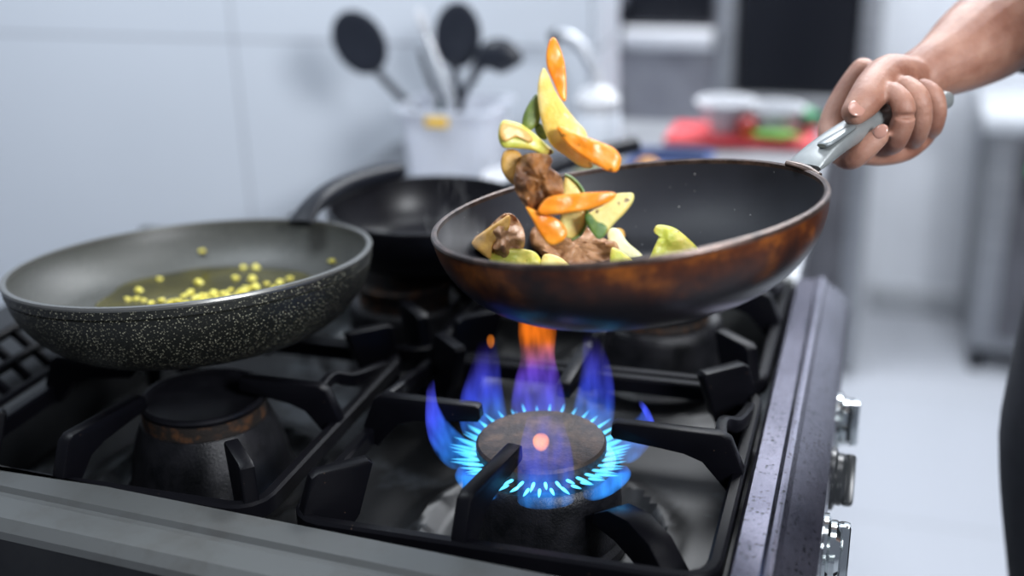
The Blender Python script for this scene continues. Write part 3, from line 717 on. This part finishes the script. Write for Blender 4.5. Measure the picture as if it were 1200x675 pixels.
# palm
for q in (((1078, 94, .985, .021), (1040, 96, .972, .0150), (1014, 90, .964, .0130)), ((1078, 98, .988, .020), (1052, 108, .982, .0150), (1030, 114, .975, .0125)),
          ((1080, 100, .990, .019), (1066, 112, .986, .0145), (1054, 116, .984, .0120)), ((1082, 100, .992, .018), (1078, 114, .990, .0130))):
    L(*q)
# forearm and upper arm
ELB = P(1252, -18, 1.09); SH = Vector((0.30, 1.245, 1.40))
limb([(P(1073, 93, .982), .0235, .0220), (P(1092, 82, .986), .0240, .0240), (P(1115, 70, .997), .0300, .0300), (P(1150, 47, 1.02), .0385, .0390), (P(1200, 14, 1.055), .0430, .0440), (ELB, .042, .042)], 20, 5)
limb([(ELB, .042, .042), (ELB.lerp(SH, .5), .047, .050), (SH, .055, .055)], 18, 4)
# left arm hanging by the side
LS = Vector((0.32, 0.875, 1.40)); 
limb([(LS, .055, .055), (Vector((.40, .855, 1.14)), .045, .045), (Vector((.36, .86, .90)), .028, .030), (Vector((.345, .86, .82)), .018, .036)], 16, 4)
for k in range(4): limb([(Vector((.325 + .018 * k, .862, .81)), .010, .010), (Vector((.318 + .02 * k, .865, .765)), .009, .009), (Vector((.325 + .018 * k, .875, .725 + .008 * abs(k - 1.5))), .008, .008)], 10, 3)
limb([(Vector((.33, .865, .85)), .012, .012), (Vector((.30, .88, .80)), .011, .011), (Vector((.30, .89, .765)), .009, .009)], 10, 3)
# trunk, neck, head
limb([(Vector((.315, 1.06, .90)), .155, .105), (Vector((.315, 1.06, 1.05)), .140, .098), (Vector((.31, 1.06, 1.25)), .165, .105), (Vector((.31, 1.06, 1.40)), .165, .085), (Vector((.305, 1.06, 1.45)), .09, .06)], 24, 5, up=(1, 0, 0))
limb([(Vector((.31, 1.06, 1.43)), .060, .060), (Vector((.295, 1.06, 1.53)), .054, .056)], 16, 4, up=(1, 0, 0))
hc = Vector((.275, 1.06, 1.63))
limb([(hc + Vector((0.0, 0, -.055)), .052, .066), (hc + Vector((-.005, 0, -.01)), .070, .088), (hc + Vector((0, 0, .045)), .072, .092), (hc + Vector((.01, 0, .075)), .05, .065)], 24, 5, up=(1, 0, 0))
limb([(hc + Vector((-.085, 0, .01)), .008, .008), (hc + Vector((-.103, 0, -.022)), .013, .012), (hc + Vector((-.088, 0, -.028)), .015, .010)], 12, 3)       # nose
limb([(hc + Vector((-.078, -.022, -.052)), .007, .007), (hc + Vector((-.088, 0, -.054)), .008, .008), (hc + Vector((-.078, .022, -.052)), .007, .007)], 12, 3)  # mouth
for s in (1, -1): limb([(hc + Vector((.012, s * .075, .015)), .008, .014), (hc + Vector((.010, s * .078, -.022)), .007, .010)], 12, 3)        # ears
# legs
for s in (1, -1):
    limb([(Vector((.32, 1.06 + s * .085, .92)), .085, .09), (Vector((.315, 1.06 + s * .095, .50)), .058, .060), (Vector((.335, 1.06 + s * .10, .30)), .052, .056), (Vector((.33, 1.06 + s * .10, .10)), .036, .038)], 18, 4, up=(1, 0, 0))
body = obj('body', B, M_skin, PS)
r_ = body.modifiers.new('remesh', 'REMESH'); r_.mode = 'VOXEL'; r_.voxel_size = 0.0019; r_.use_smooth_shade = True
s_ = body.modifiers.new('smooth', 'SMOOTH'); s_.factor = 0.5; s_.iterations = 4
# nails
def nail(c, d, up, l=.0062, wd=.0050):
    d = d.normalized(); up = (up - up.dot(d) * d).normalized(); s = d.cross(up); b = NB(); bmesh.ops.create_uvsphere(b, u_segments=16, v_segments=10, radius=1)
    for v in b.verts: v.co = c + d * v.co.x * l + s * v.co.y * wd + up * v.co.z * .0016
    obj('fingernail', b, M_nail, body)
tw = (CAM - P(1005, 125, .90)).normalized()
nail(P(1004, 127, .8955), P(1003, 131, .905) - P(1014, 117, .911), tw, .0075, .0066)
nail(P(1032, 154, .8975), P(1030, 160, .905) - P(1010, 178, .910), tw + Vector((0, 0, .5)))
for s in (1, -1):
    b = NB(); bmesh.ops.create_uvsphere(b, u_segments=16, v_segments=12, radius=.011)
    for v in b.verts: v.co += hc + Vector((-.072, s * .030, .008))
    obj('eye', b, M_white, body)
# hair
b = NB()
sweep(b, [(hc + Vector((.020, 0, -.03)), .070, .072), (hc + Vector((.022, 0, .03)), .082, .088), (hc + Vector((.012, 0, .075)), .078, .088), (hc + Vector((.010, 0, .105)), .055, .060), (hc + Vector((.010, 0, .118)), .012, .012)], 28, 6, up=(1, 0, 0))
obj('hair', b, M_hair, PS)
# clothes
b = NB()
sweep(b, [(Vector((.305, 1.06, .82)), .190, .140), (Vector((.305, 1.06, .92)), .180, .140), (Vector((.305, 1.06, 1.05)), .168, .128), (Vector((.30, 1.06, 1.25)), .188, .128), (Vector((.30, 1.06, 1.38)), .190, .112),
          (Vector((.30, 1.06, 1.455)), .125, .082), (Vector((.30, 1.06, 1.49)), .068, .066)], 36, 6, up=(1, 0, 0))
obj('shirt', b, M_cloth, PS)
hem = P(1206, 8, 1.060)
b = NB(); sweep(b, [(hem, .058, .060), (ELB, .062, .064), (ELB.lerp(SH, .5), .064, .066), (SH, .074, .074), (SH + Vector((0, -.06, .005)), .06, .06)], 24, 6); obj('sleeve', b, M_cloth, PS)
b = NB(); sweep(b, [(LS + Vector((0, .05, .0)), .05, .05), (LS, .072, .072), (Vector((.375, .86, 1.2)), .062, .062), (Vector((.398, .856, 1.13)), .06, .06)], 24, 6); obj('sleeve', b, M_cloth, PS)
for s in (1, -1):
    b = NB(); sweep(b, [(Vector((.315, 1.06 + s * .075, .95)), .100, .125), (Vector((.305, 1.06 + s * .09, .72)), .098, .112), (Vector((.305, 1.06 + s * .095, .50)), .082, .090), (Vector((.315, 1.06 + s * .10, .30)), .078, .084), (Vector((.32, 1.06 + s * .10, .06)), .072, .078)], 26, 6, up=(1, 0, 0))
    obj('trouser_leg', b, M_cloth, PS)
    b = NB(); sweep(b, [(Vector((.40, 1.06 + s * .10, .038)), .03, .035), (Vector((.35, 1.06 + s * .10, .045)), .042, .044), (Vector((.25, 1.06 + s * .105, .036)), .046, .035), (Vector((.16, 1.06 + s * .11, .028)), .044, .027), (Vector((.125, 1.06 + s * .112, .022)), .02, .018)], 20, 6)
    obj('shoe', b, M_black, PS)
# apron skirt hanging in front
b = NB(); n_ = 28; rows = []
for j in range(22):
    z = 1.02 - j * .023; row = []
    for i in range(n_ + 1):
        a = math.radians(180 - 82 + 164 * i / n_)
        bulge = .012 * math.exp(-((z - .78) / .13) ** 2)
        rx = .165 + bulge - .13 * max(0, .80 - z) + .004 * math.sin(i * .9) * (1.02 - z) * 3; ry = .198 + .004 * math.sin(i * 1.3)
        row.append(b.verts.new((.305 + rx * math.cos(a), 1.06 + ry * math.sin(a), z)))
    rows.append(row)
for r0, r1 in zip(rows, rows[1:]):
    for i in range(n_): b.faces.new((r0[i], r0[i + 1], r1[i + 1], r1[i]))
ap = obj('apron', b, M_cloth, PS); sm = ap.modifiers.new('solid', 'SOLIDIFY'); sm.thickness = .003

# ================================================================ WORK COUNTER AND WHAT STANDS ON IT
CTZ = 0.84
WT = thing('work_table', (-0.5, 1.6, 0), 'stainless steel work table behind the stove, carrying the tubs and board', 'table')
b = NB(); box(b, -0.76, -0.42, 1.235, 1.79, CTZ - .035, CTZ, .004); 
obj('tabletop', b, M_steel, WT)
b = NB(); box(b, -0.43, -0.070, 1.235, 2.02, CTZ - .035, CTZ, .004); obj('tabletop', b, M_steel, WT)
for x in (-0.72, -0.11):
    for y in (1.28, 1.74): obj('leg', box(NB(), x - .02, x + .02, y - .02, y + .02, 0, CTZ - .03, .004), M_steel, WT)
b = NB(); box(b, -.75, -.10, 1.27, 1.75, .22, .245, .004); obj('shelf', b, M_steel, WT)
def rod(name, pts, r_, m, parent, n=12): 
    return obj(name, sweep(NB(), [(p, r_, r_) for p in pts], n, 6), m, parent)
# translucent tub with utensils
uy = 1.62
TB = thing('utensil_tub', (-0.60, uy, CTZ), 'translucent plastic tub holding black ladles and spoons', 'container')
b = NB()
def tub(bm, cx_, cy_, z0, z1, a0, b0, a1, b1, th=.003, rc=.02):
    def ring(a, bb, z):
        out = []
        for sx, sy, st in ((1, 1, 0), (-1, 1, 90), (-1, -1, 180), (1, -1, 270)):
            for k in range(5):
                an = math.radians(st + k * 22.5); out.append(bm.verts.new((cx_ + sx * (a - rc) + rc * math.cos(an), cy_ + sy * (bb - rc) + rc * math.sin(an), z)))
        return out
    rs = [ring(a0 - rc * .3, b0 - rc * .3, z0), ring(a0, b0, z0 + .006), ring(a1, b1, z1 - .006), ring(a1 + .007, b1 + .007, z1 - .005), ring(a1 + .007, b1 + .007, z1), ring(a1 - th, b1 - th, z1), ring(a0 - th, b0 - th, z0 + .006)]
    for a_, b_ in zip(rs, rs[1:]):
        for j in range(20): bm.faces.new((a_[j], a_[(j + 1) % 20], b_[(j + 1) % 20], b_[j]))
    bm.faces.new(rs[0]); bm.faces.new(rs[-1]); return bm
obj('tub_wall', tub(b, -0.592, uy, CTZ + .001, CTZ + .108, .062, .055, .068, .062), M_clear, TB)
obj('yellow_label', box(NB(), -.612, -.578, uy - .0715, uy - .0695, CTZ + .088, CTZ + .102, .001), mat('yellow_plastic', (.85, .52, .05), .4), TB)
def spoon(name, head, tip_r, neck, bottom, label, flat=.35):
    T = thing(name, bottom, label, 'utensil', 'kitchen utensils standing in the clear tub')
    b = NB(); bmesh.ops.create_uvsphere(b, u_segments=24, v_segments=14, radius=1)
    d = (head - neck).normalized(); s = d.cross(Vector((0, 1, 0))).normalized(); f_ = s.cross(d)
    for v in b.verts:
        c_ = v.co.copy(); dish = .3 * (1 - c_.x ** 2 - c_.y ** 2)
        v.co = head + d * c_.x * tip_r[0] + s * c_.y * tip_r[1] + f_ * (c_.z * tip_r[1] * flat + dish * tip_r[1])
    obj('spoon_bowl', b, M_nylon, T); rod('handle', [head - d * tip_r[0] * .85, neck, bottom], .006, M_nylon, T)
spoon('serving_spoon', PYY(421, 50, uy), (.050, .041), PYY(452, 95, uy), Vector((-.575, uy, CTZ + .012)), 'large black spoon leaning left out of the clear tub')
spoon('serving_spoon', PYY(536, 42, uy + .02), (.049, .036), PYY(533, 85, uy + .02), Vector((-.58, uy + .02, CTZ + .012)), 'black spoon standing upright at the middle of the clear tub')
T = thing('ladle', (-.60, uy - .02, CTZ + .01), 'black ladle with a hooked end bending right over the clear tub', 'utensil', 'kitchen utensils standing in the clear tub')
rod('handle', [Vector((-.60, uy - .02, CTZ + .012)), PYY(540, 120, uy - .02), PYY(553, 95, uy - .02)], .006, M_nylon, T)
obj('hooked_end', sweep(NB(), [(PYY(553, 95, uy - .02), .006, .006), (PYY(562, 76, uy - .02), .008, .010), (PYY(577, 66, uy - .02), .013, .024), (PYY(596, 66, uy - .02), .011, .022), (PYY(612, 69, uy - .02), .003, .006)], 14, 6), M_nylon, T)
T = thing('spatula', (-.615, uy, CTZ + .012), 'dark narrow spatula left of the upright spoon in the tub', 'utensil', 'kitchen utensils standing in the clear tub')
rod('handle', [Vector((-.615, uy, CTZ + .012)), PYY(515, 118, uy)], .006, mat('dark_green_grip', (.01, .06, .04), .4), T)
obj('blade', sweep(NB(), [(PYY(517, 122, uy), .011, .004), (PYY(503, 90, uy), .010, .003), (PYY(492, 58, uy), .007, .002)], 12, 4), M_nylon, T)
T = thing('long_spoon', (-.59, uy - .03, CTZ + .012), 'long pale spoon with thin handle standing beside the dark spatula in the tub', 'utensil', 'kitchen utensils standing in the clear tub')
rod('shaft', [Vector((-.575, uy - .03, CTZ + .012)), PYY(527, 115, uy - .03), PYY(500, 40, uy - .03)], .005, mat('pale_steel', (.7, .72, .75), .25, .7), T)
obj('spoon_tip', sweep(NB(), [(PYY(500, 42, uy - .03), .006, .005), (PYY(496, 28, uy - .03), .013, .005), (PYY(492, 16, uy - .03), .011, .005), (PYY(491, 10, uy - .03), .003, .003)], 12, 5), M_white, T)
# squeeze bottle
bc = PYY(700, 196, 1.60); bz = CTZ
T = thing('squeeze_bottle', (bc.x, 1.60, bz), 'white squeeze bottle with yellow sauce behind the tossed food', 'bottle')
m = mat('sauce_bottle', (.8, .8, .8), .35); t = NT(m); sp = t.n('ShaderNodeSeparateXYZ'); t.l(t.coord(), sp.inputs[0])
t.l(t.ramp(sp.outputs[2], [(.058, (.60, .62, .38)), (.064, (.70, .74, .80))]), t.b.inputs['Base Color'])
obj('bottle_body', lathe(NB(), [(0, bz + .001), (.030, bz + .001), (.033, bz + .006), (.033, bz + .105), (.030, bz + .112), (0, bz + .112)], 40, (bc.x, 1.60)), m, T)
obj('screw_cap', lathe(NB(), [(0, bz + .110), (.032, bz + .110), (.032, bz + .126), (.020, bz + .140), (.009, bz + .146), (.004, bz + .168), (0, bz + .169)], 40, (bc.x, 1.60)), M_white, T)
# faucet curve behind
T = thing('faucet', (-.385, 1.70, CTZ), 'thin grey curved tap rising behind the squeeze bottle', 'faucet')
obj('spout', sweep(NB(), [(Vector((-.385, 1.70, CTZ)), .009, .009), (PYY(697, 120, 1.70), .009, .009), (PYY(696, 85, 1.70), .009, .009), (PYY(684, 58, 1.70), .009, .009), (PYY(667, 44, 1.70), .009, .009), (PYY(652, 42, 1.70), .010, .010)], 16, 6), mat('dull_steel', (.5, .52, .56), .35, .6), T)
obj('nozzle', sweep(NB(), [(PYY(656, 40, 1.70), .010, .010), (PYY(647, 46, 1.70), .012, .011)], 14, 4), M_black, T)
obj('flange', lathe(NB(), [(0, CTZ), (.022, CTZ), (.020, CTZ + .008), (0, CTZ + .009)], 24, (-.385, 1.70)), M_steel, T)
# white tub left of bottle
lp = PYY(615, 205, 1.55)
T = thing('white_bowl', (lp.x, 1.52, CTZ), 'low white bowl between the clear tub and the squeeze bottle', 'bowl')
obj('bowl', lathe(NB(), [(0, CTZ + .001), (.030, CTZ + .001), (.050, CTZ + .030), (.052, CTZ + .034), (.049, CTZ + .034), (.030, CTZ + .006), (0, CTZ + .005)], 40, (lp.x, 1.52)), M_white, T)
# red chopping board
b = NB(); box(b, -.325, -.092, 1.85, 1.97, CTZ + .001, CTZ + .013, .004)
mark(obj('chopping_board', b, M_red), 'red chopping board on the work table under the white bowls', 'board')
def bowl(c, y, r0, r1, h, m_, label, cat='bowl', z=CTZ + .013):
    o = obj('deli_bowl', lathe(NB(), [(0, z + .001), (r0, z + .001), (r1, z + h), (r1 + .003, z + h), (r1 + .003, z + h + .003), (r1 - .003, z + h + .002), (r0 - .002, z + .005), (0, z + .004)], 40, (c, y)), m_, None)
    return mark(o, label, cat)
bowl(PYY(850, 140, 1.90).x, 1.90, .020, .045, .050, M_white, 'white flared bowl on the left part of the red board')
bowl(PYY(908, 140, 1.915).x, 1.915, .034, .044, .040, M_white, 'wider white bowl with greens at the right of the red board')
def lump(name, c, rx, ry, rz_, m_, label, cat, sd=0):
    b = NB(); bmesh.ops.create_icosphere(b, subdivisions=3, radius=1)
    for v in b.verts: v.co = Vector((v.co.x * rx, v.co.y * ry, v.co.z * rz_)) * (1 + .25 * noise.noise(v.co * 2.2 + Vector((sd, 0, 0)))) + Vector(c)
    return mark(obj(name, b, m_), label, cat)
x_ = PYY(876, 150, 1.88).x
lump('red_pepper', (x_, 1.87, CTZ + .033), .016, .016, .016, mat('dark_red', (.35, .02, .02), .35), 'dark red pepper between the two white bowls', 'pepper')
x_ = PYY(875, 160, 1.865).x
lump('orange_piece', (x_, 1.865, CTZ + .027), .013, .010, .009, mat('orange_flesh', (.9, .3, .03), .4), 'small orange cut piece at the front of the red board', 'vegetable', 3)
x_ = PYY(908, 158, 1.87).x
lump('salad_leaves', (x_, 1.865, CTZ + .022), .040, .011, .007, mat('fresh_green', (.16, .42, .05), .5), 'bright green leaves in front of the wider white bowl', 'leaves', 5)
x_ = PYY(936, 148, 1.94).x
lump('herb_bunch', (x_ + .01, 1.94, CTZ + .034), .024, .020, .016, M_green, 'dark green herb bunch at the right end of the red board', 'herbs', 8)
# blue tray with an orange thing
a0, a1 = PYY(738, 180, 1.62), PYY(795, 165, 1.72)
T = thing('tray', (a0.x + .03, 1.66, CTZ), 'dark blue shallow tray on the table right of the squeeze bottle', 'tray')
obj('tray_body', tub(NB(), a0.x + .045, 1.68, CTZ + .001, CTZ + .024, .050, .055, .055, .062), mat('dark_blue_plastic', (.035, .06, .16), .4), T)
mark(obj('orange_wedge', lathe(NB(), [(0, CTZ + .008), (.016, CTZ + .010), (.018, CTZ + .022), (.010, CTZ + .030), (0, CTZ + .031)], 20, (a0.x + .02, 1.65)), mat('amber', (.65, .32, .08), .4)), 'small orange lump lying in the dark blue tray', 'food')

# ================================================================ APPLIANCES BEHIND
def bx_(name, q, m_, T, bev=.004): return obj(name, box(NB(), *q, bev), m_, T)
yA = 2.85
T = thing('oven_cabinet', (-.17, 3.1, 0), 'tall dark kitchen cabinet with steel edge behind the hand', 'cabinet')
bx_('carcass', (-.335, -.055, yA + .02, 3.33, .03, 1.75), M_steel_dk, T)
bx_('side_post', (-.055, -.010, yA, 3.33, .03, 1.75), M_steel, T)
bx_('dark_door', (-.325, -.058, yA - .005, yA + .02, .72, 1.74), M_black, T)
bx_('lower_door', (-.325, -.058, yA - .002, yA + .02, .06, .66), M_steel_dk, T)
bx_('shelf_lip', (-.33, -.058, yA - .03, yA + .02, .665, .715), M_steel, T)
obj('door_handle', sweep(NB(), [(Vector((-.30, yA - .005, .98)), .007, .007), (Vector((-.30, yA - .04, .985)), .007, .007), (Vector((-.30, yA - .04, 1.10)), .007, .007), (Vector((-.30, yA - .005, 1.105)), .007, .007)], 12, 5), M_steel, T)
for k in range(3): obj('control_knob', lathe(NB(), [(0, .686), (.010, .686), (.010, .700), (0, .700)], 20, (-.26 + k * .07, yA - .034)), M_black, T)
T = thing('dishwasher', (-.51, 3.1, 0), 'grey steel hood machine with black top panel left of the dark cabinet', 'appliance')
bx_('housing', (-.665, -.375, yA + .02, 3.33, .05, 1.6), mottled('grey_panel', (.34, .34, .37), (.22, .22, .25), 6, .5, .1), T)
bx_('control_panel', (-.60, -.39, yA + .000, yA + .022, .875, 1.5), M_black, T)
bx_('bright_lip', (-.60, -.385, yA - .05, yA + .02, .825, .866), M_white, T)
bx_('side_post', (-.378, -.338, yA - .01, 3.33, .05, 1.6), M_steel, T)
bx_('left_post', (-.680, -.660, yA - .01, 3.33, .05, 1.6), M_steel, T)
bx_('latch', (-.625, -.600, yA - .02, yA + .022, .81, .92), M_black, T)
bx_('hinge', (-.66, -.615, yA - .02, yA + .022, .64, .72), M_black, T)
T = thing('undercounter_fridge', (.55, 3.1, 0), 'low grey fridge with white top and dark glass front at far right', 'fridge')
bx_('cabinet', (.262, .90, 2.98, 3.33, .06, .62), M_steel, T)
bx_('worktop', (.235, .95, 2.95, 3.33, .62, .665), mat('pale_top', (.42, .44, .47), .4), T, .01)
bx_('dark_door', (.325, .88, 2.955, 2.98, .10, .61), M_steel_dk, T)
bx_('door_window', (.345, .86, 2.948, 2.956, .46, .58), M_black, T)
bx_('display', (.352, .392, 2.942, 2.949, .525, .560), mat('green_display', (.02, .35, .12), .4, Emission_Color=(.03, .6, .2, 1), Emission_Strength=.4), T)
for x in (.29, .87):
    for y in (3.0, 3.3): obj('foot', lathe(NB(), [(0, 0), (.02, 0), (.016, .065), (0, .065)], 16, (x, y)), M_black, T)
